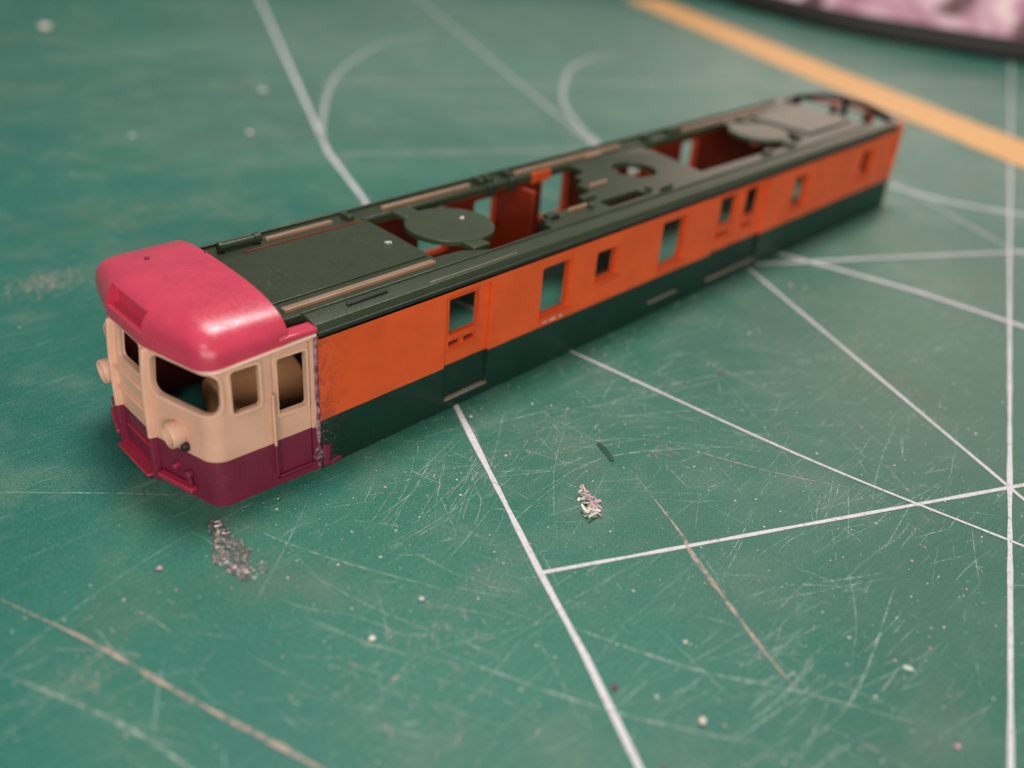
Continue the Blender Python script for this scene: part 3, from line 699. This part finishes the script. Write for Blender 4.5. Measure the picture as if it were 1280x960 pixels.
# tan card block inside the cab
b = bmesh.new(); cyl(b, (.75, .1, .26), (1.55, .02, .30), .25, 28); finish('inner_brace', b, 'tan', T, 40, .03)
# ---------------------------------------------------------------- far end of the body
polr = [(X1, -W), (12.14, -W), (12.30, -.31), (12.30, .31), (12.14, W), (X1, W)]
rear = Plan(fillet(polr, (.09, .12, .12, .09)))
_p, _n = rear.at(rear.U[-1]/2, 0)
if _n.x > 0: rear.N = [-n for n in rear.N]
def rear_fn(off=0):
    def f(u_, z, w_):
        p, n = rear.at(u_, w_-off); return (p.x-abs(n.x)*.08*max(0, z-.8), p.y, z)
    return f
ru = lambda y: rear.u_of(y=y)
hr = [rr(ru(-.83), .90, ru(-.34), 1.30, .03), rr(ru(.34), .90, ru(.83), 1.30, .03), rr(ru(-.24), .90, ru(.24), 1.30, .03), rr(.06, .72, .24, 1.16, .02), rr(rear.U[-1]-.24, .72, rear.U[-1]-.06, 1.16, .02)]
rw = plate('end_wall', [(0, 0), (rear.U[-1], 0), (rear.U[-1], H+.035), (0, H+.035)], hr, .07, rear_fn(), ['door', 'rim'], T, cuts_u=rear.U[1:-1], cuts_v=[.8], bevel=.006)
bm = bmesh.new(); prev = None
n_ = 60
for i in range(n_+1):
    uu = rear.U[-1]*i/n_; p, n = rear.at(uu, 0); k = abs(n.x); zt = 1.335+.19*max(0, 1-(abs(p.y)/W)**2.4); dx = -.17-.06*k
    ring = [bm.verts.new((p.x+n.x*a+dx, p.y+n.y*a, z)) for a, z in ((-.012, max(1.285, zt-.075)), (.0, zt-.03), (.035, zt), (.10, zt-.004), (.10, max(1.285, zt-.09)))]
    if prev:
        for j in range(5): bm.faces.new((prev[j], prev[(j+1) % 5], ring[(j+1) % 5], ring[j]))
    else: bm.faces.new(ring)
    prev = ring
bm.faces.new(prev)
finish('roof_rim', bm, 'rim', T, 40)
for y in (.02,): b6('rim_post', 12.0-.06*abs(y), 12.05-.06*abs(y), y-.05, y+.05, 1.2, 1.47-.1*abs(y)*(abs(y) > .3), 'rim', T, .01)
for sgn in (1, -1):
    b6('gangway_post', 12.26, 12.36, sgn*.36, sgn*.27, .03, 1.34, 'orange', T, .02)
    b6('roof_side_strip', 11.27, 11.95, sgn*.80, sgn*.955, 1.30, 1.365, 'green', T, .02)
# ---------------------------------------------------------------- cloth beyond the mat
def cloth():
    E_ = empty('folded_cloth', (38, 8, 0)); tag(E_, 'blurred pink and white patterned cloth with a black edge in the far right corner', 'cloth')
    t = NT('pink_white_cloth'); n = t.noise(.28, 3, .5, dist=.6)
    c = t.mix(t.ramp(n, .44, .56), srgb((232, 206, 210)), srgb((176, 128, 150)))
    c = t.mix(t.ramp(t.noise(.5, 2), .56, .64), c, srgb((104, 78, 80))); t.setc(c); t.rough(.9)
    bm = bmesh.new(); N, K = 60, 26; rows = []
    edge = smooth_curve([(33, 26), (29.7, 15), (28.2, 10.6), (27.6, 7.4), (28.0, 4.2), (28.9, 1.4), (30.4, -2.5)], 12)
    dirv = Vector((.86, .3))
    for i, e in enumerate(edge):
        row = []
        for j in range(K):
            s = j/(K-1); p = e+dirv*s*22; h = 1.0+2.2*min(1, s*4)**.6+.7*noise.noise(Vector((p.x*.22, p.y*.22, 0)))+.25*noise.noise(Vector((p.x*.7, p.y*.7, 3)))
            if j == 0: h = .12
            if j == 1: h = .8
            row.append(bm.verts.new((p.x, p.y, h)))
        rows.append(row)
    for a, c_ in zip(rows[:-1], rows[1:]):
        for j in range(K-1): bm.faces.new((a[j], a[j+1], c_[j+1], c_[j]))
    o = finish('cloth_body', bm, t.m, None, 70); o.parent = E_; o.matrix_parent_inverse = Matrix.Translation((-38, -8, 0))
    bm = bmesh.new(); prev = None  # dark strip standing for the shadow along the cloth edge
    for i, e in enumerate(edge):
        q = e-dirv*.35; ring = [bm.verts.new((q.x+dirv.x*a, q.y+dirv.y*a, z)) for a, z in ((-.4, .02), (-.5, .2), (-.3, .45), (.2, .6), (.6, .5), (.6, .02))]
        if prev:
            for j in range(6): bm.faces.new((prev[j], prev[(j+1) % 6], ring[(j+1) % 6], ring[j]))
        prev = ring
    o = finish('black_edging', bm, plastic('black_edging', (18, 16, 18), .7, .1, 0), None, 50); o.parent = E_; o.matrix_parent_inverse = Matrix.Translation((-38, -8, 0))
cloth()
bpy.context.view_layer.update()
